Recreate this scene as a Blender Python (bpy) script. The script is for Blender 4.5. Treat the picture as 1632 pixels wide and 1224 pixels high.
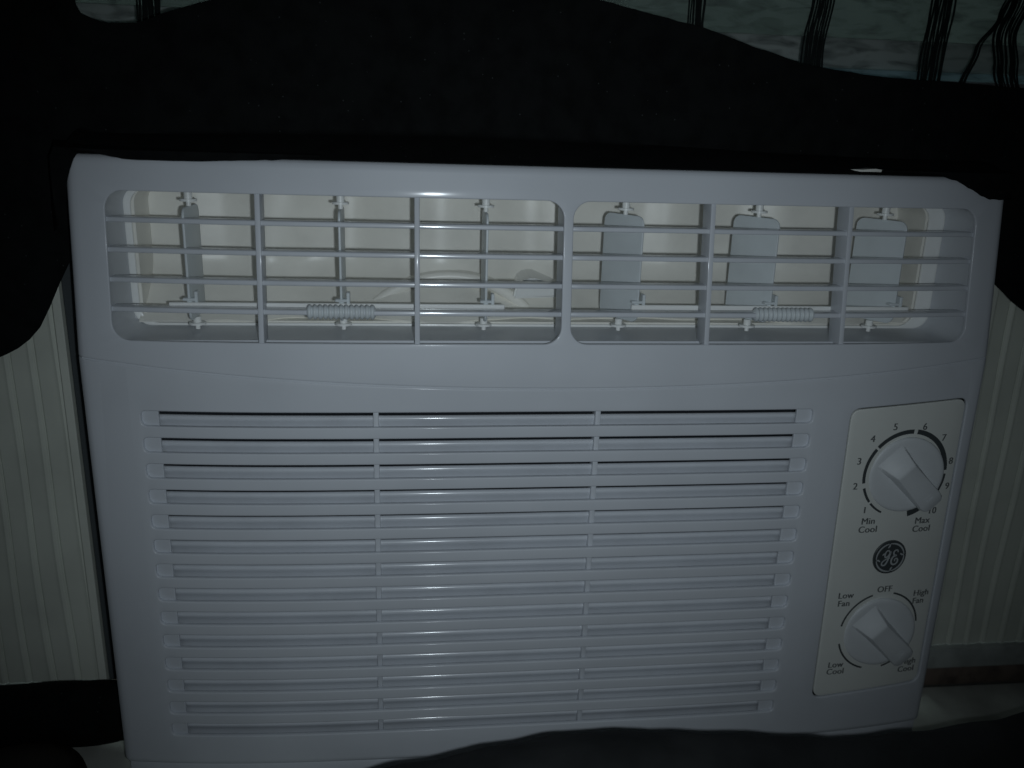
import bpy, bmesh, math, random
from mathutils import Vector, Matrix, noise

random.seed(7)
scene = bpy.context.scene
for o in list(bpy.data.objects):
    bpy.data.objects.remove(o, do_unlink=True)
C = scene.collection

# ------------------------------------------------------------------ camera
cam_data = bpy.data.cameras.new('camera')
cam = bpy.data.objects.new('camera', cam_data)
C.objects.link(cam)
right = Vector((0.99330, -0.11176, 0.02939))
up = Vector((0.00347, 0.28306, 0.95910))
back = -Vector((0.11551, 0.95257, -0.28155))
mw = Matrix(((right.x, up.x, back.x, -0.0753), (right.y, up.y, back.y, -0.4023),
             (right.z, up.z, back.z, 0.3422), (0, 0, 0, 1)))
cam.matrix_world = mw
cam_data.sensor_width = 36.0
cam_data.lens = 36.0 * 1348.5 / 1632.0
cam_data.clip_start = 0.01
cam_data.clip_end = 50.0
cam_data.dof.use_dof = True
cam_data.dof.focus_distance = 0.44
cam_data.dof.aperture_fstop = 7.0
scene.camera = cam

# ------------------------------------------------------------------ world and lamps
world = bpy.data.worlds.new('World')
scene.world = world
world.use_nodes = True
bg = world.node_tree.nodes['Background']
bg.inputs[0].default_value = (0.75, 0.9, 1.0, 1)
bg.inputs[1].default_value = 0.010

fl = bpy.data.lights.new('phone_flash', 'SPOT')          # the phone's own flash beside the lens
fl.energy = 1.96
fl.color = (0.85, 0.96, 1.03)
fl.shadow_soft_size = 0.0035
fl.spot_size = math.radians(86)
fl.spot_blend = 1.0
flo = bpy.data.objects.new('phone_flash', fl)
C.objects.link(flo)
flo.location = Vector((-0.0753, -0.4023, 0.3422)) + right * 0.016 - up * 0.008
tgt = Vector((-0.026, 0.02, 0.222))
flo.rotation_euler = (tgt - flo.location).to_track_quat('-Z', 'Y').to_euler()

dl = bpy.data.lights.new('window_daylight', 'AREA')      # faint daylight outside the window
dl.shape = 'RECTANGLE'
dl.size, dl.size_y = 1.0, 0.5
dl.energy = 2.6
dl.color = (0.80, 1.0, 0.98)
dlo = bpy.data.objects.new('window_daylight', dl)
C.objects.link(dlo)
dlo.location = (0.0, 0.75, 0.62)
dlo.rotation_euler = (math.radians(-76), 0, 0)

scene.view_settings.view_transform = 'Standard'
scene.view_settings.look = 'None'
scene.view_settings.exposure = 0.0
scene.view_settings.gamma = 1.0
scene.view_settings.use_curve_mapping = False
scene.render.filter_size = 2.3


# ------------------------------------------------------------------ materials
def mat(name, col, rough=0.4, spec=0.5, bump=0.0, bscale=400.0, var=0.0, vscale=30.0,
        trans=0.0, metallic=0.0, vcol=None):
    m = bpy.data.materials.new(name)
    m.use_nodes = True
    nt = m.node_tree
    b = nt.nodes['Principled BSDF']
    b.inputs['Base Color'].default_value = (*col, 1)
    b.inputs['Roughness'].default_value = rough
    b.inputs['Specular IOR Level'].default_value = spec
    b.inputs['Metallic'].default_value = metallic
    tc = nt.nodes.new('ShaderNodeTexCoord')
    if var > 0:
        n = nt.nodes.new('ShaderNodeTexNoise')
        n.inputs['Scale'].default_value = vscale
        n.inputs['Detail'].default_value = 6
        nt.links.new(tc.outputs['Object'], n.inputs['Vector'])
        mx = nt.nodes.new('ShaderNodeMix')
        mx.data_type = 'RGBA'
        mx.inputs['A'].default_value = (*col, 1)
        vc = vcol or tuple(c * (1 - var) for c in col)
        mx.inputs['B'].default_value = (*vc, 1)
        mr = nt.nodes.new('ShaderNodeMapRange')
        mr.inputs['From Min'].default_value = 0.42
        mr.inputs['From Max'].default_value = 0.68
        nt.links.new(n.outputs['Fac'], mr.inputs['Value'])
        nt.links.new(mr.outputs['Result'], mx.inputs['Factor'])
        nt.links.new(mx.outputs['Result'], b.inputs['Base Color'])
        rr = nt.nodes.new('ShaderNodeMapRange')
        rr.inputs['To Min'].default_value = rough * 0.92
        rr.inputs['To Max'].default_value = min(1.0, rough * 1.15)
        nt.links.new(n.outputs['Fac'], rr.inputs['Value'])
        nt.links.new(rr.outputs['Result'], b.inputs['Roughness'])
    if bump > 0:
        n2 = nt.nodes.new('ShaderNodeTexNoise')
        n2.inputs['Scale'].default_value = bscale
        n2.inputs['Detail'].default_value = 3
        nt.links.new(tc.outputs['Object'], n2.inputs['Vector'])
        bp = nt.nodes.new('ShaderNodeBump')
        bp.inputs['Strength'].default_value = bump
        bp.inputs['Distance'].default_value = 0.0004
        nt.links.new(n2.outputs['Fac'], bp.inputs['Height'])
        nt.links.new(bp.outputs['Normal'], b.inputs['Normal'])
    if trans > 0:
        out = nt.nodes['Material Output']
        tr = nt.nodes.new('ShaderNodeBsdfTranslucent')
        tr.inputs['Color'].default_value = (*col, 1)
        mxs = nt.nodes.new('ShaderNodeMixShader')
        mxs.inputs[0].default_value = trans
        nt.links.new(b.outputs[0], mxs.inputs[1])
        nt.links.new(tr.outputs[0], mxs.inputs[2])
        nt.links.new(mxs.outputs[0], out.inputs['Surface'])
    return m


def gloss(m, w, r):
    b = m.node_tree.nodes['Principled BSDF']
    b.inputs['Coat Weight'].default_value = w
    b.inputs['Coat Roughness'].default_value = r
    return m


M_BODY = gloss(mat('white_plastic', (0.665, 0.695, 0.742), 0.46, 0.3, 0.05, 900, 0.09, 11), 0.20, 0.11)
M_SLAT = gloss(mat('white_plastic_slat', (0.665, 0.695, 0.742), 0.40, 0.3, 0.03, 900, 0.09, 32), 0.8, 0.12)
M_VANE = mat('vane_plastic', (0.72, 0.77, 0.79), 0.38, 0.5, 0.04, 700, 0.06, 60)
M_CREAM = mat('cream_duct_plastic', (0.93, 0.915, 0.85), 0.34, 0.45, 0.10, 260, 0.10, 38)
M_CREAM2 = gloss(mat('cream_rim_plastic', (0.93, 0.94, 0.92), 0.30, 0.5), 0.3, 0.1)
M_PANEL = mat('control_panel_plastic', (0.81, 0.83, 0.79), 0.45, 0.4, 0.04, 900, 0.04, 30)
M_KNOB = mat('knob_plastic', (0.74, 0.77, 0.79), 0.42, 0.4, 0.03, 900, 0.04, 60)
M_INK = mat('grey_ink', (0.135, 0.145, 0.145), 0.5, 0.3)
M_BADGE = mat('badge_dark', (0.065, 0.075, 0.078), 0.45, 0.4)
M_LOGO = mat('logo_silver', (0.50, 0.53, 0.54), 0.4, 0.5)
M_FILTER = mat('dark_filter', (0.02, 0.024, 0.03), 0.8, 0.2, 0.3, 900)
M_GAP_SHADOW = mat('gap_shadow_grey', (0.07, 0.08, 0.085), 0.8, 0.2, 0.3, 900)  # dark grey that stands for shadow beside the casing
M_METAL = mat('painted_steel_case', (0.20, 0.21, 0.22), 0.5, 0.4, 0.05, 300)
M_ACC = mat('accordion_vinyl', (0.80, 0.83, 0.75), 0.5, 0.35, 0.05, 500, 0.12, 25, trans=0.12)
M_RAIL = mat('accordion_rail', (0.42, 0.45, 0.43), 0.5, 0.4, 0.1, 300, 0.3, 60)
M_WOOD = mat('brown_sash_wood', (0.20, 0.155, 0.13), 0.6, 0.3, 0.3, 200, 0.5, 80)
M_SILL = mat('sill_paint', (0.70, 0.72, 0.66), 0.55, 0.4, 0.25, 160, 0.35, 28)
M_CLOTH = mat('black_cloth', (0.0060, 0.0070, 0.0072), 0.85, 0.12, 0.6, 1500, 0.4, 90)
M_BLANKET = mat('dark_blanket', (0.029, 0.031, 0.032), 0.9, 0.15, 0.5, 900, 0.35, 35)
M_BROWN = mat('dark_brown_lacquer', (0.016, 0.010, 0.007), 0.5, 0.3, 0.05, 200, 0.3, 40)
M_SASH = mat('white_sash_paint', (0.72, 0.78, 0.76), 0.45, 0.4, 0.1, 200, 0.2, 30, trans=0.30)
M_SHADE = mat('window_shade', (0.52, 0.56, 0.54), 0.8, 0.2, 0.2, 120, 0.25, 18, trans=0.45)
M_SCRAP = mat('scrap_white', (0.75, 0.75, 0.70), 0.6, 0.3)
M_WALL = mat('wall_paint', (0.30, 0.30, 0.27), 0.7, 0.2, 0.2, 90, 0.2, 8)

def add_glints(m, col, dense=420.0):  # threads catching the light, painted as sparse paler dots
    nt = m.node_tree
    b = nt.nodes['Principled BSDF']
    tc = nt.nodes.new('ShaderNodeTexCoord')
    v = nt.nodes.new('ShaderNodeTexVoronoi')
    v.inputs['Scale'].default_value = dense
    nt.links.new(tc.outputs['Object'], v.inputs['Vector'])
    lt = nt.nodes.new('ShaderNodeMath'); lt.operation = 'LESS_THAN'; lt.inputs[1].default_value = 0.16
    nt.links.new(v.outputs['Distance'], lt.inputs[0])
    sep = nt.nodes.new('ShaderNodeSeparateColor')
    nt.links.new(v.outputs['Color'], sep.inputs[0])
    gt = nt.nodes.new('ShaderNodeMath'); gt.operation = 'GREATER_THAN'; gt.inputs[1].default_value = 0.935
    nt.links.new(sep.outputs[0], gt.inputs[0])
    mu = nt.nodes.new('ShaderNodeMath'); mu.operation = 'MULTIPLY'
    nt.links.new(lt.outputs[0], mu.inputs[0]); nt.links.new(gt.outputs[0], mu.inputs[1])
    mx = nt.nodes.new('ShaderNodeMix'); mx.data_type = 'RGBA'
    src = b.inputs['Base Color'].links[0].from_socket
    nt.links.new(src, mx.inputs['A']); mx.inputs['B'].default_value = (*col, 1)
    nt.links.new(mu.outputs[0], mx.inputs['Factor'])
    nt.links.new(mx.outputs['Result'], b.inputs['Base Color'])


add_glints(M_CLOTH, (0.032, 0.035, 0.035))

# sheer striped fabric: thin threads, partly see-through
M_SHEER = bpy.data.materials.new('sheer_black_voile')
M_SHEER.use_nodes = True
_nt = M_SHEER.node_tree
_b = _nt.nodes['Principled BSDF']
_b.inputs['Base Color'].default_value = (0.03, 0.04, 0.04, 1)
_b.inputs['Roughness'].default_value = 0.7
_t = _nt.nodes.new('ShaderNodeBsdfTransparent')
_mx = _nt.nodes.new('ShaderNodeMixShader')
_tc = _nt.nodes.new('ShaderNodeTexCoord')
_mp = _nt.nodes.new('ShaderNodeMapping')
_mp.inputs['Scale'].default_value = (55, 55, 190)
_mp.inputs['Rotation'].default_value = (0, 0.22, 0)
_n = _nt.nodes.new('ShaderNodeTexNoise')
_n.inputs['Scale'].default_value = 1.0
_n.inputs['Detail'].default_value = 7
_n.inputs['Distortion'].default_value = 0.6
_mr = _nt.nodes.new('ShaderNodeMapRange')
_mr.inputs['From Min'].default_value = 0.45
_mr.inputs['From Max'].default_value = 0.72
_mr.inputs['To Min'].default_value = 0.26
_mr.inputs['To Max'].default_value = 0.70
_nt.links.new(_tc.outputs['Object'], _mp.inputs['Vector'])
_nt.links.new(_mp.outputs['Vector'], _n.inputs['Vector'])
_nt.links.new(_n.outputs['Fac'], _mr.inputs['Value'])
_nt.links.new(_mr.outputs['Result'], _mx.inputs[0])
_nt.links.new(_t.outputs[0], _mx.inputs[1])
_nt.links.new(_b.outputs[0], _mx.inputs[2])
_nt.links.new(_mx.outputs[0], _nt.nodes['Material Output'].inputs['Surface'])
M_BAND = mat('sheer_woven_band', (0.006, 0.009, 0.009), 0.8, 0.2, 0.6, 1500)


# ------------------------------------------------------------------ helpers
def sm(me, ang=35):
    for p in me.polygons:
        p.use_smooth = True
    me.set_sharp_from_angle(angle=math.radians(ang))


def link(name, me, m, parent=None, smooth=True, ang=35):
    if m is not None:
        me.materials.clear()
        me.materials.append(m)
    if smooth:
        sm(me, ang)
    o = bpy.data.objects.new(name, me)
    C.objects.link(o)
    if parent is not None:
        o.parent = parent
    return o


def from_bm(name, bm, m, parent=None, smooth=True, ang=35):
    bmesh.ops.recalc_face_normals(bm, faces=bm.faces)
    me = bpy.data.meshes.new(name)
    bm.to_mesh(me)
    bm.free()
    return link(name, me, m, parent, smooth, ang)


def tag(o, label, cat, group=None, kind=None):
    o['label'] = label
    if cat:
        o['category'] = cat
    if group:
        o['group'] = group
    if kind:
        o['kind'] = kind
    return o


def thing(name, label, cat, loc=(0, 0, 0), group=None):
    o = bpy.data.objects.new(name, None)
    o.empty_display_size = 0.02
    C.objects.link(o)
    o.location = loc
    return tag(o, label, cat, group)


def box_bm(x0, x1, y0, y1, z0, z1, bev=0.0, seg=2, cuts=0):
    bm = bmesh.new()
    bmesh.ops.create_cube(bm, size=1)
    for v in bm.verts:
        v.co = Vector(((x0 + x1) / 2 + v.co.x * (x1 - x0), (y0 + y1) / 2 + v.co.y * (y1 - y0),
                       (z0 + z1) / 2 + v.co.z * (z1 - z0)))
    if bev > 0:
        bmesh.ops.bevel(bm, geom=bm.edges[:], offset=bev, segments=seg, profile=0.5, affect='EDGES')
    for i in range(1, cuts):
        x = x0 + (x1 - x0) * i / cuts
        bmesh.ops.bisect_plane(bm, geom=bm.verts[:] + bm.edges[:] + bm.faces[:],
                               plane_co=(x, 0, 0), plane_no=(1, 0, 0))
    return bm


def box(name, x0, x1, y0, y1, z0, z1, m, parent=None, bev=0.0, seg=2, cuts=0, warp=None):
    bm = box_bm(x0, x1, y0, y1, z0, z1, bev, seg, cuts)
    if warp:
        for v in bm.verts:
            v.co = warp(v.co)
    return from_bm(name, bm, m, parent)


def rrect(x0, x1, z0, z1, r, n=6):
    pts = []
    for cx, cz, a0 in ((x1 - r, z1 - r, 0), (x0 + r, z1 - r, 90), (x0 + r, z0 + r, 180), (x1 - r, z0 + r, 270)):
        for i in range(n + 1):
            a = math.radians(a0 + 90 * i / n)
            pts.append((cx + r * math.cos(a), cz + r * math.sin(a)))
    return pts


def round_poly(pts, r, n=5):
    """round the corners of a convex polygon given as (x, z)"""
    out = []
    k = len(pts)
    for i in range(k):
        p0, p1, p2 = Vector(pts[i - 1]), Vector(pts[i]), Vector(pts[(i + 1) % k])
        a = p1 + (p0 - p1).normalized() * r
        b = p1 + (p2 - p1).normalized() * r
        for j in range(n + 1):
            t = j / n
            out.append(tuple(a * (1 - t) ** 2 + p1 * 2 * t * (1 - t) + b * t * t))
    return out


def plate(outlines, front, thick, bev, res=3):
    """filled outline with holes, rounded front and back edges, lying in XZ; front at y=front"""
    cu = bpy.data.curves.new('tmp', 'CURVE')
    cu.dimensions = '2D'
    cu.fill_mode = 'BOTH'
    for ol in outlines:
        s = cu.splines.new('POLY')
        s.points.add(len(ol) - 1)
        for q, (x, z) in zip(s.points, ol):
            q.co = (x * 100, z * 100, 0, 1)
        s.use_cyclic_u = True
    cu.bevel_depth = bev * 100
    cu.bevel_resolution = res
    cu.extrude = max(1e-5, thick / 2 - bev) * 100
    cu.offset = -bev * 100
    o = bpy.data.objects.new('tmp', cu)
    C.objects.link(o)
    dg = bpy.context.evaluated_depsgraph_get()
    dg.update()
    me = bpy.data.meshes.new_from_object(o.evaluated_get(dg))
    bpy.data.objects.remove(o, do_unlink=True)
    bpy.data.curves.remove(cu)
    bm = bmesh.new()
    bm.from_mesh(me)
    bpy.data.meshes.remove(me)
    for v in bm.verts:
        x, y, z = v.co / 100
        v.co = Vector((x, front + thick / 2 - z, y))
    bmesh.ops.remove_doubles(bm, verts=bm.verts, dist=1e-6)
    return bm


def cut(bm, xs=(), zs=()):
    for x in xs:
        bmesh.ops.bisect_plane(bm, geom=bm.verts[:] + bm.edges[:] + bm.faces[:], plane_co=(x, 0, 0), plane_no=(1, 0, 0))
    for z in zs:
        bmesh.ops.bisect_plane(bm, geom=bm.verts[:] + bm.edges[:] + bm.faces[:], plane_co=(0, 0, z), plane_no=(0, 0, 1))


def lathe(profile, n=24, axis='X', origin=(0, 0, 0)):
    """profile: (along, radius)"""
    bm = bmesh.new()
    rings = []
    for a, r in profile:
        ring = []
        for i in range(n):
            t = 2 * math.pi * i / n
            c, s = r * math.cos(t), r * math.sin(t)
            co = {'X': (a, c, s), 'Y': (c, a, s), 'Z': (c, s, a)}[axis]
            ring.append(bm.verts.new(Vector(co) + Vector(origin)))
        rings.append(ring)
    for r0, r1 in zip(rings, rings[1:]):
        for i in range(n):
            bm.faces.new((r0[i], r0[(i + 1) % n], r1[(i + 1) % n], r1[i]))
    bm.faces.new(rings[0])
    bm.faces.new(rings[-1][::-1])
    return bm


def extrude_profile(prof, xs, warp=None, closed=True):
    """prof: list of (y, z) swept along xs"""
    bm = bmesh.new()
    rings = []
    for x in xs:
        ring = []
        for y, z in prof:
            co = Vector((x, y, z))
            ring.append(bm.verts.new(warp(co) if warp else co))
        rings.append(ring)
    k = len(prof)
    for r0, r1 in zip(rings, rings[1:]):
        for i in range(k if closed else k - 1):
            bm.faces.new((r0[i], r0[(i + 1) % k], r1[(i + 1) % k], r1[i]))
    if closed:
        bm.faces.new(rings[0])
        bm.faces.new(rings[-1][::-1])
    return bm


def grid_sheet(rows, thick=0.0):
    bm = bmesh.new()
    vs = [[bm.verts.new(c) for c in r] for r in rows]
    for a, b in zip(vs, vs[1:]):
        for i in range(len(a) - 1):
            bm.faces.new((a[i], a[i + 1], b[i + 1], b[i]))
    if thick > 0:
        bmesh.ops.recalc_face_normals(bm, faces=bm.faces)
        bmesh.ops.solidify(bm, geom=bm.faces[:], thickness=thick)
    return bm


def lerp_poly(pts, x):
    if x <= pts[0][0]:
        return pts[0][1]
    for (x0, y0), (x1, y1) in zip(pts, pts[1:]):
        if x <= x1:
            t = (x - x0) / (x1 - x0)
            return y0 + (y1 - y0) * t
    return pts[-1][1]


def frange(a, b, n):
    return [a + (b - a) * i / n for i in range(n + 1)]


# ------------------------------------------------------------------ shape of the air conditioner's face (metres)
HW, ZT, ZB = 0.2360, 0.3285, 0.001
PITCH = 0.013816


def face_y(x, z):
    """depth of the bowed face: ends curve back, the upper part leans back, rounded rim"""
    y = 0.0101 * abs(x / 0.2355) ** 4
    t = z - 0.224
    if t > 0:
        y += 0.122 * (t - 0.006 * (1 - math.exp(-t / 0.006)))
    r = 0.005
    e = (abs(x) - (HW - r)) / r
    if e > 0:
        y += r * 0.9 * (1 - math.sqrt(max(0.0, 1 - min(e, 1) ** 2)))
    r = 0.004
    for e in ((z - (ZT - r)) / r, ((ZB + r) - z) / r):
        if e > 0:
            y += r * 0.9 * (1 - math.sqrt(max(0.0, 1 - min(e, 1) ** 2)))
    return y


def on_face(co):
    return Vector((co.x, co.y + face_y(co.x, co.z), co.z))


def lean_only(co):   # follows the face without the rim rounding
    x = max(-0.228, min(0.228, co.x))
    z = max(0.006, min(0.324, co.z))
    return Vector((co.x, co.y + face_y(x, z), co.z))


def smile_z(x):
    return 0.2205 + 0.0137 * (x / 0.235) ** 2


ac = thing('window_air_conditioner', 'white plastic window air conditioner with louvred front and two round dials',
           'air conditioner', (0, 0, 0))

X_CUTS = frange(-0.225, 0.225, 36) + [s * v for s in (-1, 1) for v in (0.2295, 0.2318, 0.2332, 0.2345, 0.2350, 0.2356)]
# --- upper bezel with two rounded discharge openings
N = 40
GAP = 0.00035
top = [(x, smile_z(x) + GAP) for x in frange(-HW, HW, N)]
up_out = top + rrect(-HW, HW, 0.30, ZT, 0.004)[:14]
up_out = top + [(HW, ZT - 0.004), (HW - 0.0012, ZT - 0.0012), (HW - 0.004, ZT), (-HW + 0.004, ZT), (-HW + 0.0012, ZT - 0.0012), (-HW, ZT - 0.004)]
OPEN_Z0, OPEN_Z1 = 0.2432, 0.3125
bm = plate([up_out, rrect(-0.2177, -0.0024, OPEN_Z0, OPEN_Z1, 0.0085, 8), rrect(0.0024, 0.2177, OPEN_Z0, OPEN_Z1, 0.0085, 8)],
           0.0, 0.0026, 0.0006)
cut(bm, X_CUTS, frange(0.224, 0.318, 9) + [0.3245, 0.326, 0.3272, 0.328])
for v in bm.verts:
    v.co = on_face(v.co)
bezel = from_bm('upper_bezel', bm, M_BODY, ac, ang=40)

# --- lower panel with fourteen intake slots and the control panel recess
SX0, SX1 = -0.2075, 0.1345       # ends of the scooped recesses
slots = []
slot_top = []
for i in range(14):
    zt = 0.2084 - i * PITCH
    slot_top.append(zt)
    slots.append(rrect(SX0, SX1, zt - 0.0077, zt, 0.0026, 5))
PQ = [(0.1560, 0.2080), (0.1580, 0.0280), (0.2285, 0.0315), (0.2262, 0.2122)]   # TL, BL, BR, TR
PC = (0.1921, 0.120)
bot = [(x, smile_z(x) - GAP) for x in frange(HW, -HW, N)]
lo_out = bot + [(-HW, ZB + 0.004), (-HW + 0.0012, ZB + 0.0012), (-HW + 0.004, ZB), (HW - 0.004, ZB), (HW - 0.0012, ZB + 0.0012), (HW, ZB + 0.004)]
hole = round_poly(PQ, 0.0060)
bm = plate([lo_out] + slots + [hole], 0.0, 0.0026, 0.0008, 4)
cut(bm, X_CUTS, [0.0017, 0.0024, 0.0033, 0.005])
for v in bm.verts:
    v.co = on_face(v.co)
panel = from_bm('lower_panel', bm, M_BODY, ac, ang=40)

xs_ = frange(-0.2335, 0.2335, 60)
bm = bmesh.new()
ring = []
for x in xs_:
    zc = smile_z(x)
    ring.append([bm.verts.new(on_face(Vector((x, y, zc + dz)))) for y, dz in ((0.00045, -0.0012), (0.00045, 0.0012), (0.0020, 0.0012), (0.0020, -0.0012))])
for r0, r1 in zip(ring, ring[1:]):
    for i in range(4):
        bm.faces.new((r0[i], r0[(i + 1) % 4], r1[(i + 1) % 4], r1[i]))
bm.faces.new(ring[0])
bm.faces.new(ring[-1][::-1])
from_bm('seam_backing', bm, M_BODY, panel)

bm = box_bm(-0.2330, 0.2330, 0.0014, 0.0300, -0.0083, 0.0018, 0.0008, 2, cuts=30)
for v in bm.verts:
    v.co.y += 0.0101 * abs(v.co.x / 0.2355) ** 4
from_bm('bottom_lip', bm, M_BODY, ac)

# --- recessed end pads behind the slot ends, and the stiffening ribs between slats
for x0, x1 in ((-0.2125, -0.1995), (0.1262, 0.1395)):
    box('slot_end_pad', x0, x1, 0.0022, 0.0044, 0.018, 0.213, M_BODY, panel, 0.0004, 1, warp=lean_only)
for xr in (-0.0941, 0.0190):
    box('stiffening_rib', xr - 0.0014, xr + 0.0014, 0.0030, 0.0125, 0.018, 0.213, M_SLAT, panel, 0.0005, 2, warp=lean_only)

# --- intake slats, bulging forward behind every slot
prof_mm = [(11.0, -5.8), (9.4, -4.5), (8.2, -3.8), (7.2, -3.55), (6.4, -3.65), (5.8, -4.1), (5.45, -4.8), (5.4, -5.4),
           (5.75, -6.3), (6.4, -7.5), (6.9, -8.9), (7.2, -10.7), (7.3, -13.2), (11.0, -13.4)]
for i in range(14):
    zt = slot_top[i]
    prof = [(a / 1000, zt + b / 1000) for a, b in prof_mm]
    xs = [-0.2042, -0.2036, -0.2024, -0.1980] + frange(-0.190, 0.118, 22) + [0.1250, 0.1292, 0.1304, 0.1310]
    bm = extrude_profile(prof, xs, lean_only)
    for v in bm.verts:     # rounded ends
        e = min(abs(v.co.x + 0.2042), abs(v.co.x - 0.1310))
        if e < 0.0025:
            v.co.y += 0.0016 * (1 - e / 0.0025) ** 2
            v.co.z = v.co.z + (zt - 0.0085 - v.co.z) * 0.12 * (1 - e / 0.0025) ** 2
        v.co.y += 0.00008 * math.sin(v.co.x * 40 + i * 1.7)
    from_bm('intake_slat', bm, M_SLAT, panel)
box('air_filter', -0.205, 0.132, 0.0175, 0.0195, 0.014, 0.216, M_FILTER, ac, warp=lean_only)

# --- grille bars in the discharge openings
for xb in (-0.1478, -0.0734, 0.0728, 0.1458):
    bm = box_bm(xb - 0.0013, xb + 0.0013, 0.0006, 0.0130, OPEN_Z0 - 0.0012, OPEN_Z1 + 0.0012, 0.0005, 2)
    for v in bm.verts:
        v.co = lean_only(v.co)
    from_bm('vertical_grille_bar', bm, M_BODY, bezel)
box('centre_web', -0.0021, 0.0021, 0.0027, 0.0200, OPEN_Z0 - 0.002, OPEN_Z1 + 0.002, M_BODY, bezel, 0.0004, 1, warp=lean_only)
for x0, x1 in ((-0.2183, -0.0018), (0.0018, 0.2183)):
    for zb in (0.2992, 0.2853, 0.2714, 0.2576):
        bm = box_bm(x0, x1, 0.0016, 0.0098, zb - 0.0012, zb + 0.0012, 0.0006, 3, cuts=24)
        for v in bm.verts:
            v.co = lean_only(v.co)
        from_bm('horizontal_grille_bar', bm, M_SLAT, bezel)

# --- collar behind the openings, bright duct rim and cream duct
def tube_rr(x0, x1, z0, z1, r, y0, y1, t, warp0=False, n=7, ysteps=1):
    bm = bmesh.new()
    outer = rrect(x0 - t, x1 + t, z0 - t, z1 + t, r + t, n)
    inner = rrect(x0, x1, z0, z1, r, n)
    def ring(pts, y, w):
        return [bm.verts.new((x, y + (face_y(max(-.228, min(.228, x)), min(z, .324)) if w else 0), z)) for x, z in pts]
    a, b = ring(inner, y0, warp0), ring(inner, y1, False)
    c, d = ring(outer, y0, warp0), ring(outer, y1, False)
    k = len(a)
    for i in range(k):
        j = (i + 1) % k
        bm.faces.new((a[i], a[j], b[j], b[i]))
        bm.faces.new((c[j], c[i], d[i], d[j]))
        bm.faces.new((a[j], a[i], c[i], c[j]))
        bm.faces.new((b[i], b[j], d[j], d[i]))
    return bm

from_bm('bezel_collar', tube_rr(-0.2181, 0.2181, OPEN_Z0 - 0.0004, OPEN_Z1 + 0.0004, 0.0088, 0.0029, 0.0440, 0.0016, True), M_BODY, bezel)
rim = from_bm('duct_rim', plate([rrect(-0.2215, 0.2215, 0.2400, 0.3160, 0.012), rrect(-0.2150, 0.2095, 0.2440, 0.3120, 0.0090, 7)], 0.0446, 0.0020, 0.0007, 3), M_CREAM2, ac)
duct = from_bm('air_duct', tube_rr(-0.2138, 0.2083, 0.2448, 0.3125, 0.0085, 0.0468, 0.1050, 0.0015), M_CREAM, ac)
# curved back wall of the duct: low at the back, sweeping up, with a scroll bulge
rows = []
xs = frange(-0.2150, 0.2095, 60)
for k in range(19):
    t = k / 18
    row = []
    for x in xs:
        z = 0.2447 + 0.0690 * t
        y = 0.086 - 0.030 * max(0.0, 1 - t / 0.42) ** 1.6         # floor sweeping up into the wall
        y -= 0.010 * math.exp(-((x + 0.062) / 0.036) ** 4)         # scroll bulge
        y -= 0.0022 * math.sin(x * 85 + 0.6) + 0.0012 * math.sin(x * 190)
        y -= 0.012 / (1 + math.exp((x + 0.150 - 0.02 * t) * 260))  # step on the left
        y -= 0.010 / (1 + math.exp(-(x - 0.118) * 300))            # step on the right
        row.append((x, y, z))
    rows.append(row)
from_bm('duct_back_wall', grid_sheet(rows, 0.001), M_CREAM, duct, ang=60)
# round fan shroud seen low in the duct
from_bm('fan_shroud', lathe([(0.090, 0.0650), (0.0652, 0.0650), (0.0638, 0.0640), (0.0634, 0.0625), (0.0634, 0.0605), (0.0644, 0.0592), (0.0660, 0.0588), (0.0735, 0.0588), (0.0735, 0.003)],
                            72, 'Y', (-0.0552, 0, 0.2042)), M_CREAM, duct, ang=40)
bm = bmesh.new()
wp = [(-0.0208, 0.2560), (-0.0196, 0.2625), (-0.0165, 0.2662), (-0.0101, 0.2676), (0.0066, 0.2622), (0.0070, 0.2560)]
fa = [bm.verts.new((x, 0.0530 + 0.30 * abs(x + 0.016), z)) for x, z in wp]
fb = [bm.verts.new((x + 0.002, 0.0860, z + 0.001)) for x, z in wp]
bm.faces.new(fa)
bm.faces.new(fb[::-1])
for i in range(6):
    bm.faces.new((fa[i], fb[i], fb[(i + 1) % 6], fa[(i + 1) % 6]))
bmesh.ops.triangulate(bm, faces=[f for f in bm.faces if len(f.verts) > 4])
bmesh.ops.bevel(bm, geom=[e for e in bm.edges if e.calc_face_angle(0) > 0.5], offset=0.0012, segments=3, affect='EDGES')
from_bm('duct_baffle', bm, M_CREAM2, duct, ang=50)

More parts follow.
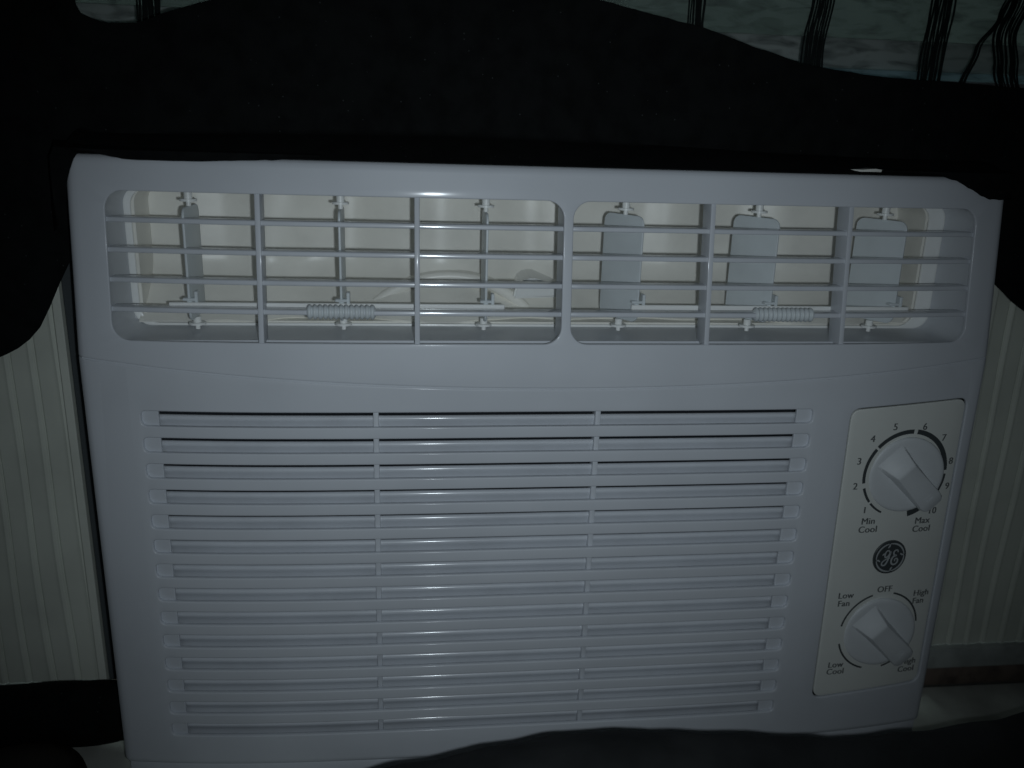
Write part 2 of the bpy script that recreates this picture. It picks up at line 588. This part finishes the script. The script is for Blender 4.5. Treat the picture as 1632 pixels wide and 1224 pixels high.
# --- swing vanes with pivots and clips
def make_vane(xp, ang):
    bm = plate([rrect(-0.0150, 0.0150, 0.2505, 0.3050, 0.0045, 5)], -0.0006, 0.0012, 0.00035, 2)
    rot = Matrix.Rotation(ang, 3, 'Z')
    for v in bm.verts:
        # plate lies in XZ; turn it to run front to back
        p = Vector((v.co.y, v.co.x, v.co.z))
        v.co = rot @ p + Vector((xp, 0.0320, 0))
    vane = from_bm('swing_vane', bm, M_VANE, ac)
    for za, zb in ((0.3050, 0.3118), (0.2442, 0.2505)):
        prof = [(za, 0.0012), (za + 0.0022, 0.0012), (za + 0.0023, 0.0042), (za + 0.0034, 0.0042), (za + 0.0035, 0.0020), (zb, 0.0020)]
        from_bm('pivot', lathe(prof, 14, 'Z', (xp, 0.0300, 0)), M_CREAM2, vane)
    f = rot @ Vector((0, -0.0135, 0)) + Vector((xp, 0.0320, 0))
    bm = box_bm(f.x - 0.0030, f.x + 0.0030, f.y - 0.0022, f.y + 0.0022, 0.2608, 0.2622, 0.0004, 1)
    b2 = box_bm(f.x - 0.0012, f.x + 0.0012, f.y - 0.0012, f.y + 0.0012, 0.2560, 0.2612, 0.0003, 1)
    me = bpy.data.meshes.new('t'); b2.to_mesh(me); b2.free(); bm.from_mesh(me); bpy.data.meshes.remove(me)
    b3 = box_bm(f.x + 0.0026, f.x + 0.0042, f.y - 0.0020, f.y + 0.0030, 0.2600, 0.2655, 0.0003, 1)
    me = bpy.data.meshes.new('t'); b3.to_mesh(me); b3.free(); bm.from_mesh(me); bpy.data.meshes.remove(me)
    from_bm('clip', bm, M_VANE, vane)
    return f

VX = [-0.1832, -0.1108, -0.0388, 0.0332, 0.1045, 0.1745]
fr = [make_vane(x, a) for x, a in zip(VX, [math.radians(a) for a in (0, 0.5, -0.5, 28, 29, 27)])]
for (xa, xb, yy) in ((-0.1925, -0.0295, fr[0].y), (fr[3].x - 0.003, fr[5].x + 0.008, fr[4].y)):
    box('linking_rod', xa, xb, yy - 0.0026, yy - 0.0007, 0.2562, 0.2602, M_CREAM2, ac, 0.0003, 1)

# --- ribbed thumb rollers on the lowest bars
for xa, xb in ((-0.1262, -0.0938), (0.0985, 0.1300)):
    prof = [(xa - 0.006, 0.0009), (xa - 0.0008, 0.0009), (xa - 0.0006, 0.0015)]
    nrib = 13
    for k in range(nrib):
        a = xa + (xb - xa) * k / nrib
        w = (xb - xa) / nrib
        prof += [(a + w * 0.06, 0.0027), (a + w * 0.22, 0.0034), (a + w * 0.50, 0.0037), (a + w * 0.78, 0.0034), (a + w * 0.94, 0.0027)]
    prof += [(xb + 0.0006, 0.0015), (xb + 0.0008, 0.0009), (xb + 0.006, 0.0009)]
    yk = face_y((xa + xb) / 2, 0.2576) + 0.0042
    roller = from_bm('thumb_roller', lathe(prof, 20, 'X', (0, yk, 0.2576)), M_VANE, ac, ang=50)
    box('roller_tab', (xa + xb) / 2 - 0.004, (xa + xb) / 2 + 0.004, yk + 0.0034, 0.0200, 0.2570, 0.2586, M_VANE, roller, 0.0003, 1)

# --- housing behind the face
def frame_bm(w, zb, zt, y0, y1, t):
    return tube_rr(-w + t, w - t, zb + t, zt - t, 0.002, y0, y1, t, False, 3)

from_bm('front_housing', frame_bm(0.2342, ZB + 0.0008, ZT - 0.0008, 0.0345, 0.0560, 0.0018), M_BODY, ac)
box('steel_case', -0.2300, 0.2300, 0.1240, 0.3600, 0.004, 0.3240, M_METAL, ac, 0.003, 2)
from_bm('case_sleeve', frame_bm(0.2300, 0.004, 0.3240, 0.0565, 0.1236, 0.0016), M_METAL, ac)
box('inner_bulkhead', -0.2270, 0.2270, 0.0300, 0.0320, 0.008, 0.2400, M_FILTER, ac)

# --- control panel insert
def shrink(pts, c, d):
    out = []
    for x, z in pts:
        v = Vector((x - c[0], z - c[1]))
        out.append((x - math.copysign(d, v.x), z - math.copysign(d, v.y)))
    return out

bm = plate([round_poly(shrink(PQ, PC, 0.0008), 0.0055)], 0.0005, 0.0022, 0.0005, 3)
cut(bm, frange(0.160, 0.226, 8))
for v in bm.verts:
    v.co = lean_only(v.co)
cp = from_bm('control_panel', bm, M_PANEL, ac, ang=45)
tray = plate([round_poly(shrink(PQ, PC, -0.002), 0.006)], 0.0011, 0.0012, 0.0003, 1)
cut(tray, frange(0.160, 0.226, 8))
for v in tray.verts:
    v.co = lean_only(v.co)
from_bm('panel_tray', tray, M_BODY, cp)

INK_Y = 0.00042


def on_panel(x, z, off=0.0):
    return Vector((x, INK_Y - off + face_y(min(x, 0.228), z), z))


def text(name, body, x, z, size, m=M_INK, shear=0.0, bold=0.0):
    cu = bpy.data.curves.new('t', 'FONT')
    cu.body = body
    cu.size = 1.0
    cu.align_x = 'CENTER'
    cu.align_y = 'CENTER'
    cu.shear = shear
    cu.offset = bold
    cu.resolution_u = 4
    cu.space_character = 1.04
    o = bpy.data.objects.new('t', cu)
    C.objects.link(o)
    dg = bpy.context.evaluated_depsgraph_get()
    dg.update()
    me = bpy.data.meshes.new_from_object(o.evaluated_get(dg))
    bpy.data.objects.remove(o, do_unlink=True)
    bm = bmesh.new()
    for k_, dx in enumerate((-0.00016, 0.0, 0.00016)):      # thickened strokes
        n0 = len(bm.verts)
        bm.from_mesh(me)
        bm.verts.ensure_lookup_table()
        for v in bm.verts[n0:]:
            v.co = on_panel(x + dx + v.co.x * size, z + v.co.y * size, 0.00002 * k_)
    bm.to_mesh(me)
    bm.free()
    return link(name, me, m, cp, smooth=False)


def arc(name, cx, cz, r, a0, a1, w0, w1, off=0.0, m=M_BADGE):
    bm = bmesh.new()
    n = max(4, int(abs(a1 - a0) / 4))
    prev = None
    for i in range(n + 1):
        t = i / n
        a = math.radians(a0 + (a1 - a0) * t)
        w = w0 + (w1 - w0) * t
        q = [bm.verts.new(on_panel(cx + rr * math.cos(a), cz + rr * math.sin(a), off)) for rr in (r - w / 2, r + w / 2)]
        if prev:
            bm.faces.new((prev[0], prev[1], q[1], q[0]))
        prev = q
    return from_bm(name, bm, m, cp, smooth=False)


UC, LC = (0.1945, 0.1690), (0.1945, 0.0702)
# temperature scale: broken ring that thickens towards maximum
SEG = [(244, 222, 0.0011, 0.0013), (219, 197, 0.0014, 0.0016), (190, 142, 0.0018, 0.0021), (139, 87, 0.0022, 0.0025),
       (82, 2, 0.0027, 0.0031), (-3, -60, 0.0031, 0.0033), (-60.2, -77, 0.0033, 0.0035)]
for a0, a1, w0, w1 in SEG:
    arc('dial_scale', UC[0], UC[1], 0.0249, a0, a1, w0, w1)
NUM = [('1', 0.1732, 0.1484), ('2', 0.1652, 0.1630), ('3', 0.1653, 0.1777), ('4', 0.1714, 0.1905), ('5', 0.1839, 0.1969),
       ('6', 0.2021, 0.1963), ('7', 0.2154, 0.1892), ('8', 0.2228, 0.1750), ('9', 0.2234, 0.1598), ('10', 0.2163, 0.1453)]
for s, x, z in NUM:
    text('dial_number', s, x, z, 0.0056)
for s, x, z in (('Min', 0.1765, 0.1415), ('Cool', 0.1770, 0.1364), ('Max', 0.2110, 0.1397), ('Cool', 0.2112, 0.1346)):
    text('lettering', s, x, z, 0.0056)
# mode scale
for a0, a1 in ((168, 107), (76, 9), (195, 254), (-15, -76)):
    arc('dial_scale', LC[0], LC[1], 0.0250, a0, a1, 0.0011, 0.0011)
for s, x, z in (('Low', 0.1700, 0.0953), ('Fan', 0.1694, 0.0902), ('OFF', 0.1943, 0.0975), ('High', 0.2192, 0.0928), ('Fan', 0.2180, 0.0877),
                ('Low', 0.1703, 0.0496), ('Cool', 0.1707, 0.0450), ('High', 0.2190, 0.0466), ('Cool', 0.2182, 0.0414)):
    text('lettering', s, x, z, 0.0054)

# --- round monogram badge
LX, LZ = 0.1934, 0.1185
bm = lathe([(0.0, 0.0104), (-0.0006, 0.0104), (-0.0009, 0.0101)], 40, 'Y')
for v in bm.verts:
    v.co = on_panel(LX + v.co.x, LZ + v.co.z) + Vector((0, v.co.y, 0))
badge = from_bm('round_badge', bm, M_BADGE, cp)


def ribbon(name, pts, w, m, off, close=False, flat=True):
    """smooth stroke through pts (mm around the badge centre), width by point"""
    P = []
    k = len(pts)
    for i in range(k - 1):
        p0, p1, p2, p3 = pts[max(0, i - 1)], pts[i], pts[i + 1], pts[min(k - 1, i + 2)]
        for j in range(6):
            t = j / 6
            q = []
            for c in range(2):
                q.append(0.5 * (2 * p1[c] + (p2[c] - p0[c]) * t + (2 * p0[c] - 5 * p1[c] + 4 * p2[c] - p3[c]) * t * t
                                + (3 * p1[c] - p0[c] - 3 * p2[c] + p3[c]) * t ** 3))
            P.append(Vector(q))
    P.append(Vector(pts[-1]))
    bm = bmesh.new()
    prev = None
    for i, q in enumerate(P):
        d = (P[min(i + 1, len(P) - 1)] - P[max(0, i - 1)])
        d = d.normalized() if d.length > 0 else Vector((1, 0))
        nrm = Vector((-d.y, d.x))
        ww = w * (0.55 + 0.45 * math.sin(math.pi * i / (len(P) - 1)))
        a, b = q + nrm * ww / 2, q - nrm * ww / 2
        va = [bm.verts.new(on_panel(LX + c.x / 1000, LZ + c.y / 1000, off)) for c in (a, b)]
        if prev:
            bm.faces.new((prev[0], prev[1], va[1], va[0]))
        prev = va
    return from_bm(name, bm, m, badge, smooth=False)


def arc_badge(r, a0, a1, w):
    pts = [(r * math.cos(math.radians(a0 + (a1 - a0) * i / 10)), r * math.sin(math.radians(a0 + (a1 - a0) * i / 10))) for i in range(11)]
    return ribbon('badge_ring', pts, w, M_LOGO, 0.00112)


for q in range(4):
    arc_badge(8.7, q * 90 + 12, q * 90 + 96, 0.95)
    c = math.radians(q * 90 + 8)
    ribbon('badge_swirl', [(8.6 * math.cos(c), 8.6 * math.sin(c)), (7.3 * math.cos(c + .06), 7.3 * math.sin(c + .06)), (6.5 * math.cos(c + .22), 6.5 * math.sin(c + .22))], 0.9, M_LOGO, 0.00118)
G = [(-0.6, 2.6), (-1.3, 4.4), (-2.6, 4.2), (-3.5, 2.4), (-3.2, 0.4), (-1.8, 0.6), (-0.5, 2.4), (0.0, 3.9), (-0.7, 1.0), (-1.5, -2.2),
     (-2.9, -4.6), (-4.7, -4.4), (-4.6, -2.6), (-2.4, -0.9), (0.0, -0.2)]
ribbon('badge_letter', G, 1.05, M_LOGO, 0.00116)
ribbon('badge_letter', [(-5.0, 1.6), (-4.3, 2.5), (-3.4, 2.2)], 0.9, M_LOGO, 0.00122)
E_ = [(4.6, 2.9), (4.2, 4.3), (2.8, 4.4), (1.9, 3.0), (2.4, 1.5), (3.8, 1.0), (2.2, 0.6), (1.0, -1.4), (1.4, -3.8), (3.2, -4.6), (4.8, -3.4),
      (5.0, -1.6), (3.9, -0.8), (3.0, -1.7), (3.4, -2.6)]
ribbon('badge_letter', E_, 1.05, M_LOGO, 0.00116)

# --- dial knobs: disc plus a waisted pointer grip
def make_knob(cx, cz, ang, r=0.0219):
    y0 = face_y(cx, cz) + INK_Y - 0.0003
    bm = lathe([(0.0, r), (-0.0009, r), (-0.0015, r - 0.0003), (-0.0019, r - 0.0012), (-0.0020, r - 0.003), (-0.0020, 0.004)], 56, 'Y', (cx, y0, cz))
    kn = from_bm('dial_knob', bm, M_KNOB, cp, ang=50)
    # grip cross-sections along its length: (t, half top width, half base width, height)
    sec = [(-0.0168, 0.0086, 0.0094, 0.0020), (-0.0140, 0.0081, 0.0092, 0.0036), (-0.0100, 0.0072, 0.0088, 0.0062), (-0.0070, 0.0065, 0.0084, 0.0081),
           (-0.0060, 0.0063, 0.0082, 0.0085), (-0.0050, 0.0063, 0.0081, 0.0083), (0.0040, 0.0065, 0.0078, 0.0077), (0.0120, 0.0068, 0.0075, 0.0071),
           (0.0185, 0.0071, 0.0075, 0.0066), (0.0222, 0.0067, 0.0071, 0.0061), (0.0240, 0.0052, 0.0056, 0.0055)]
    ca, sa = math.cos(ang), math.sin(ang)
    bm = bmesh.new()
    rings = []
    for t, wt, wb, h in sec:
        ring = []
        hb = 0.00185 if t < 0.0200 else 0.0026
        e = min(0.0011, max(0.0, (h - hb) * 0.45))
        pr = [(-wb, hb), (-(wt + (wb - wt) * 0.35), hb + (h - hb) * 0.5), (-wt, h - e), (-wt + e * .4, h - e * .3), (-wt + e, h),
              (wt - e, h), (wt - e * .4, h - e * .3), (wt, h - e), (wt + (wb - wt) * 0.35, hb + (h - hb) * 0.5), (wb, hb)]
        for w, hh in pr:
            x = cx + t * ca - w * sa
            z = cz + t * sa + w * ca
            ring.append(bm.verts.new((x, y0 - hh, z)))
        rings.append(ring)
    k = len(rings[0])
    for r0, r1 in zip(rings, rings[1:]):
        for i in range(k):
            bm.faces.new((r0[i], r0[(i + 1) % k], r1[(i + 1) % k], r1[i]))
    bm.faces.new(rings[0])
    bm.faces.new(rings[-1][::-1])
    from_bm('knob_grip', bm, M_KNOB, kn, ang=32)
    # small moulded marks near the tip
    for dt in (0.0150, 0.0172):
        mk = []
        bm = bmesh.new()
        for (t, w) in ((dt, -0.0022), (dt + 0.0006, -0.0022), (dt + 0.0006, 0.0022), (dt, 0.0022)):
            mk.append(bm.verts.new((cx + t * ca - w * sa, y0 - 0.0070, cz + t * sa + w * ca)))
        bm.faces.new(mk)
        from_bm('moulded_mark', bm, M_KNOB, kn)


make_knob(UC[0], UC[1], math.radians(-45))
make_knob(LC[0], LC[1], math.radians(-45))

# ------------------------------------------------------------------ window opening around it
sill = box('window_sill', -0.75, 0.75, -0.30, 0.0570, -0.038, -0.0086, M_SILL, None, 0.003, 2)
tag(sill, 'worn off-white painted window sill below the air conditioner', None, kind='structure')
del_keys = [k for k in ('category',) if k in sill.keys()]
wl = box('wall', -0.75, 0.75, -0.02, 0.12, -0.30, -0.0385, M_WALL)
wl['kind'] = 'structure'
wl['label'] = 'plain painted wall below the window sill'

fr_ = thing('window', 'old window with brown bottom rail and pale sash rail behind the curtain', 'window')
fr_.location = (0, 0, 0)
box('bottom_rail', -0.60, 0.60, 0.0575, 0.150, -0.0100, 0.0045, M_WOOD, fr_, 0.0022, 2)
for s in (-1, 1):
    box('side_jamb', min(s * 0.56, s * 0.60), max(s * 0.56, s * 0.60), 0.070, 0.150, 0.0087, 0.70, M_SASH, fr_, 0.002, 2)

# --- accordion side panels
def accordion(x_in, x_out, label):
    t = thing('accordion_side_panel', label, 'filler panel', (0, 0, 0), 'pleated filler panels beside the air conditioner')
    s = 1 if x_out > x_in else -1
    w = 0.0131
    n = int(abs(x_out - x_in) / w)
    a, b = sorted((s * 0.2362, x_in - s * 0.0004))
    box('gap_shadow_strip', a, b, 0.0600, 0.0680, 0.0205, 0.336, M_GAP_SHADOW, t, 0.0006, 1)  # added dark strip: the shadow between machine and pleats
    # end strip next to the machine
    a, b = x_in, x_in + s * 0.0045
    box('end_strip', min(a, b), max(a, b), 0.0570, 0.0640, 0.0205, 0.336, M_ACC, t, 0.0006, 1)
    a = x_in + s * 0.0052
    for i in range(n):
        xa, xb = a + s * w * i, a + s * w * (i + 1)
        d = 0.0
        # one fold: flat band, then a short crease step
        pr = [(xa, 0.0617 + d), (xa + s * w * 0.05, 0.0611 + d), (xa + s * w * 0.13, 0.0609 + d), (xa + s * w * 0.20, 0.0613 + d), (xa + s * w * 0.28, 0.0615 + d),
              (xa + s * w * 0.84, 0.0617 + d), (xa + s * w * 0.91, 0.0624 + d), (xa + s * w * 0.96, 0.0624 + d), (xb, 0.0617 + d)]
        def wob(j, z):
            return (0.0007 * math.sin(z * 19 + j * 1.3) + 0.0005 * math.sin(z * 41 + j * 0.7), 0.0004 * math.sin(z * 23 + j * 2.3))

        def bend(x, y, z):
            q = abs(x - xa) / w
            (x0, y0), (x1, y1) = wob(i, z), wob(i + 1, z)
            return (x + x0 + (x1 - x0) * q, y + y0 + (y1 - y0) * q, z)
        rows = [[bend(x, y, z) for x, y in pr] for z in frange(0.0205, 0.336, 14)]
        from_bm('pleat', grid_sheet(rows, 0.0006), M_ACC, t, ang=30)
    # channels that hold the pleats
    xa, xb = sorted((x_in + s * 0.001, x_out))
    box('bottom_channel', xa, xb, 0.0560, 0.0700, 0.0050, 0.0200, M_RAIL, t, 0.001, 2)
    box('top_channel', xa, xb, 0.0560, 0.0700, 0.3365, 0.3480, M_RAIL, t, 0.001, 2)
    return t


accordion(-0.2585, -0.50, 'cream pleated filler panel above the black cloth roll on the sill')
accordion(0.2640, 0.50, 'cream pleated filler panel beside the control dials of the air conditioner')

# --- window sash and shade above
sh = fr_
M_DAYLIGHT = mat('pale_blue_daylight', (0.62, 0.80, 0.86), 0.35, 0.5, 0.2, 300, 0.3, 60, trans=0.5)  # daylight slit under the sash, put in as pale blue colour
box('sash_rail', -0.558, 0.558, 0.115, 0.135, 0.3872, 0.4042, M_SASH, sh, 0.0015, 2)
box('sash_daylight_strip', -0.558, 0.558, 0.110, 0.1148, 0.3820, 0.3866, M_DAYLIGHT, sh, 0.001, 2)  # added strip for the bright line of daylight
M_GLASS = mat('window_glass', (0.9, 0.95, 0.95), 0.05, 0.5)
M_GLASS.node_tree.nodes['Principled BSDF'].inputs['Transmission Weight'].default_value = 1.0
box('glass_pane', -0.558, 0.558, 0.1235, 0.1265, 0.4043, 0.70, M_GLASS, sh)
shade = box('roller_blind', -0.555, 0.555, 0.150, 0.152, 0.395, 0.70, M_SHADE)
tag(shade, 'pale translucent roller blind behind the glass and the sheer curtain', 'blind')

# ------------------------------------------------------------------ black cloth hung over the machine
cl = thing('black_cloth', 'opaque black cloth draped behind and over the top of the air conditioner', 'cloth', (0, 0, 0.33))
cl.location = (0, 0, 0)
TOPC = [(-0.50, 0.46), (-0.30, 0.44), (-0.262, 0.42), (-0.236, 0.405), (-0.2305, 0.392), (-0.2205, 0.3876), (-0.205, 0.3882), (-0.192, 0.3935),
        (-0.171, 0.3995), (-0.12, 0.413), (-0.05, 0.420), (0.018, 0.4080), (0.067, 0.3989), (0.0977, 0.3892), (0.1325, 0.3815), (0.1676, 0.3776),
        (0.251, 0.3749), (0.35, 0.374), (0.50, 0.38)]
HEM = [(-0.50, 0.195), (-0.32, 0.214), (-0.2863, 0.225), (-0.2733, 0.2317), (-0.2628, 0.2432), (-0.2549, 0.2595), (-0.2509, 0.2675), (-0.2405, 0.287),
       (-0.236, 0.329), (0.238, 0.329), (0.2465, 0.275), (0.2578, 0.2679), (0.2773, 0.2534), (0.32, 0.230), (0.50, 0.19)]
rows = []
xs = frange(-0.50, 0.50, 170)
KR = 30
for k in range(KR + 1):
    t = k / KR
    row = []
    for x in xs:
        zt, zh = lerp_poly(TOPC, x), lerp_poly(HEM, x)
        zt += 0.0008 * noise.noise(Vector((x * 90, 3.1, 0)))
        zh += 0.0007 * noise.noise(Vector((x * 110, 7.7, 0))) if abs(x) > 0.238 else 0.0
        z = zt + (zh - zt) * t
        y = 0.0465 + 0.0022 * math.sin(x * 52 + 1.5 * noise.noise(Vector((x * 14, z * 9, 1)))) + 0.0025 * noise.noise(Vector((x * 26, z * 22, 4)))
        y = min(y, 0.0525)
        if abs(x) < 0.236:    # the lower part lies forward on top of the machine
            f = max(0.0, (t - 0.86) / 0.14)
            y = y * (1 - f ** 1.5) + (0.0118 + 0.0101 * abs(x / 0.2355) ** 4 + 0.0000) * f ** 1.5
            z += 0.0022 * math.sin(f * math.pi) + (0.3284 - z) * (f > 0.99)
        row.append((x, y, z))
    rows.append(row)
from_bm('hanging_sheet', grid_sheet(rows, 0.0007), M_CLOTH, cl, ang=70)


def flap(name, border, mids, backs, nr=5):
    """cloth fold lapping over the rim: border (x, z) on the face, then out over the rim, then back"""
    def dense(L):
        out = []
        for i in range(len(L) - 1):
            for j in range(5):
                out.append(Vector(L[i]).lerp(Vector(L[i + 1]), j / 5))
        return out + [Vector(L[-1])]
    B = []
    for b in dense([(x, 0, z) for x, z in border]):
        w = 0.0005 * noise.noise(Vector((b.x * 260, b.z * 260, 2)))
        B.append(Vector((b.x, face_y(max(-HW, min(HW, b.x)), min(b.z, ZT)) - 0.0016, b.z + w)))
    Mi, K = dense(mids), dense(backs)
    rows = []
    for a_, b_ in ((B, Mi), (Mi, K)):
        for r in range(nr):
            rows.append([p.lerp(q, r / nr) for p, q in zip(a_, b_)])
    rows.append(K)
    return from_bm(name, grid_sheet(rows, 0.0006), M_CLOTH, cl, ang=70)


BL = [(-0.2385, 0.300), (-0.2352, 0.3095), (-0.2338, 0.3160), (-0.2318, 0.3215), (-0.2285, 0.3292), (-0.2180, 0.3282), (-0.2055, 0.3264), (-0.180, 0.3263), (-0.158, 0.3271), (-0.140, 0.3280), (-0.118, 0.3292)]
ML = [(-0.2415, 0.022, 0.296), (-0.2400, 0.017, 0.308), (-0.2395, 0.016, 0.319), (-0.2390, 0.016, 0.327), (-0.2360, 0.014, 0.3315)] + [(x, 0.0125, 0.3308) for x, z in BL[5:]]
KL = [(-0.252, 0.044, 0.290), (-0.252, 0.044, 0.302), (-0.251, 0.044, 0.315), (-0.250, 0.044, 0.326), (-0.246, 0.040, 0.334)] + [(x, 0.036, 0.333) for x, z in BL[5:]]
flap('hem_fold', BL, ML, KL)
BR = [(0.160, 0.3292), (0.180, 0.3289), (0.1950, 0.3284), (0.2025, 0.3262), (0.2110, 0.3226), (0.2185, 0.3192), (0.2235, 0.3172), (0.2290, 0.3174), (0.2340, 0.3180), (0.2385, 0.3182)]
MR = [(x, 0.0125, 0.3308) for x, z in BR[:6]] + [(0.2270, 0.013, 0.3310), (0.2330, 0.014, 0.3310), (0.2385, 0.016, 0.3280), (0.2405, 0.020, 0.3182)]
KR_ = [(x, 0.036, 0.333) for x, z in BR[:6]] + [(0.230, 0.038, 0.333), (0.238, 0.041, 0.333), (0.248, 0.044, 0.330), (0.252, 0.044, 0.316)]
flap('hem_fold', BR, MR, KR_)

# --- sheer striped curtain
sc = thing('sheer_curtain', 'sheer black curtain with darker woven vertical bands over the window', 'curtain', (0, 0, 0))
rows = []
for k in range(25):
    z = 0.70 - (0.70 - 0.352) * k / 24
    row = []
    for x in frange(-0.55, 0.55, 120):
        y = 0.088 + 0.003 * math.sin(x * 60 + 2 * noise.noise(Vector((x * 6, z * 5, 0)))) + 0.0014 * noise.noise(Vector((x * 40, z * 60, 3)))
        row.append((x, y, z))
    rows.append(row)
from_bm('sheer_fabric', grid_sheet(rows), M_SHEER, sc, ang=80)


def band(pts, w, strands=9):
    """woven band of loose strands"""
    bm = bmesh.new()
    for s in range(strands):
        o = (s + 0.5) / strands - 0.5
        prev = None
        ph = random.random() * 9
        ws = w / strands * random.uniform(0.9, 1.5)
        for k in range(41):
            t = k / 40
            f = t * (len(pts) - 1)
            i = min(int(f), len(pts) - 2)
            u = f - i
            u = u * u * (3 - 2 * u)
            x = pts[i][0] + (pts[i + 1][0] - pts[i][0]) * u
            z = pts[i][1] + (pts[i + 1][1] - pts[i][1]) * (f - i)
            x += o * w + 0.0009 * noise.noise(Vector((z * 60, ph, 0)))
            y = 0.0820 - 0.0009 * (s % 3) + 0.0010 * noise.noise(Vector((z * 40, ph, 5)))
            q = [bm.verts.new((x - ws / 2, y, z)), bm.verts.new((x, y - 0.0004, z)), bm.verts.new((x + ws / 2, y, z))]
            if prev:
                bm.faces.new((prev[0], prev[1], q[1], q[0]))
                bm.faces.new((prev[1], prev[2], q[2], q[1]))
            prev = q
    from_bm('woven_band', bm, M_BAND, sc, ang=80)


band([(0.079, 0.70), (0.080, 0.55), (0.0775, 0.42), (0.0795, 0.355)], 0.0085)
band([(0.151, 0.70), (0.152, 0.55), (0.1490, 0.42), (0.1465, 0.395), (0.148, 0.355)], 0.0125, 12)
band([(0.225, 0.70), (0.224, 0.52), (0.2195, 0.425), (0.2180, 0.39), (0.217, 0.355)], 0.0135, 12)
band([(0.282, 0.70), (0.276, 0.50), (0.2655, 0.425), (0.2600, 0.405), (0.2640, 0.388), (0.275, 0.36)], 0.0135, 12)
band([(0.262, 0.432), (0.2555, 0.415), (0.2450, 0.397), (0.238, 0.375)], 0.0035, 4)
band([(-0.208, 0.70), (-0.209, 0.52), (-0.207, 0.43), (-0.2105, 0.36)], 0.0120, 12)
band([(-0.262, 0.70), (-0.258, 0.50), (-0.2520, 0.43), (-0.255, 0.36)], 0.0200, 14)

# ------------------------------------------------------------------ small things around
# white scrap on top of the machine
bm = bmesh.new()
pts = [(0.1440, 0.0190, 0.3299), (0.1500, 0.0150, 0.3299), (0.1565, 0.0140, 0.3301), (0.1630, 0.0150, 0.3299), (0.1640, 0.0200, 0.3301), (0.1560, 0.0230, 0.3303)]
a = [bm.verts.new((x, y, z + (0.0016 if 0.15 < x < 0.16 else 0.0009))) for x, y, z in pts]
b = [bm.verts.new((x, y, z)) for x, y, z in pts]
bm.faces.new(a)
bm.faces.new(b[::-1])
for i in range(6):
    bm.faces.new((a[i], b[i], b[(i + 1) % 6], a[(i + 1) % 6]))
bmesh.ops.bevel(bm, geom=bm.edges[:], offset=0.0003, segments=2, affect='EDGES')
scrap = from_bm('foam_scrap', bm, M_SCRAP)
tag(scrap, 'small white scrap lying on top of the air conditioner against the black cloth', 'scrap')

# black cloth roll on the sill at the left
bm = bmesh.new()
rings = []
nn = 28
for k in range(41):
    x = -0.52 + (0.2785) * k / 40
    ring = []
    for i in range(nn):
        a = 2 * math.pi * i / nn
        ry, rz = 0.0160, 0.0190
        m_ = 1 + 0.10 * noise.noise(Vector((x * 30, math.cos(a) * 1.5, math.sin(a) * 1.5)))
        m_ *= 1.0 if k < 38 else (1.0, 0.97, 0.9)[k - 38]
        yy = 0.0385 + ry * m_ * math.cos(a)
        zz = 0.0140 + rz * m_ * math.sin(a)
        ring.append(bm.verts.new((x, min(yy, 0.0550), max(zz, -0.0080))))
    rings.append(ring)
for r0, r1 in zip(rings, rings[1:]):
    for i in range(nn):
        bm.faces.new((r0[i], r0[(i + 1) % nn], r1[(i + 1) % nn], r1[i]))
bm.faces.new(rings[0])
bm.faces.new(rings[-1][::-1])
roll = from_bm('cloth_roll', bm, M_CLOTH, None, ang=70)
tag(roll, 'rolled black cloth lying along the sill under the pleated panel', 'cloth')

# dark brown rounded bowl at the corner
bm = lathe([(-0.0084, 0.020), (-0.002, 0.026), (0.004, 0.034), (0.010, 0.038), (0.014, 0.037), (0.0175, 0.030), (0.0190, 0.018), (0.0192, 0.006)], 40, 'Z', (-0.283, -0.0210, 0))
bowl = from_bm('round_lid', bm, M_BROWN, None, ang=60)
tag(bowl, 'dark brown rounded lid-like object on the sill beside the machine', 'lid')

# dark blanket bunched in front
EDGE = [(-0.22, 0.012), (-0.17, 0.025), (-0.13, 0.058), (-0.0942, 0.0815), (-0.065, 0.0874), (-0.0382, 0.0921), (-0.0111, 0.0953), (0.0305, 0.0962), (0.0739, 0.0914), (0.1037, 0.0880),
        (0.130, 0.0870), (0.1547, 0.0868), (0.1817, 0.0895), (0.2033, 0.0925), (0.26, 0.100), (0.36, 0.110)]
rows = []
for k in range(29):
    t = k / 28                       # back foot, over the crest, down to the front foot
    row = []
    for x in frange(-0.215, 0.36, 120):
        h = lerp_poly([(a_, b_) for a_, b_ in EDGE], x)
        h = (lerp_poly(EDGE, x - 0.012) + 2 * h + lerp_poly(EDGE, x + 0.012)) / 4 - 0.0080
        a = math.pi * t
        n1 = 0.0035 * noise.noise(Vector((x * 18, t * 5, 0))) + 0.0015 * noise.noise(Vector((x * 55, t * 14, 2)))
        y = -0.100 + 0.036 * math.cos(a) + n1
        s_ = math.sin(a)
        z = -0.0100 + (h + 0.0100) * s_ ** 0.62 + n1 * 0.6 * s_ * abs(math.cos(a))
        row.append((x, y, max(z, -0.0083)))
    rows.append(row)
bm = grid_sheet(rows)
bmesh.ops.holes_fill(bm, edges=[e for e in bm.edges if e.is_boundary], sides=0)
bl = from_bm('dark_blanket', bm, M_BLANKET, None, ang=80)
tag(bl, 'dark charcoal blanket bunched up in front of the bottom edge of the machine', 'blanket')
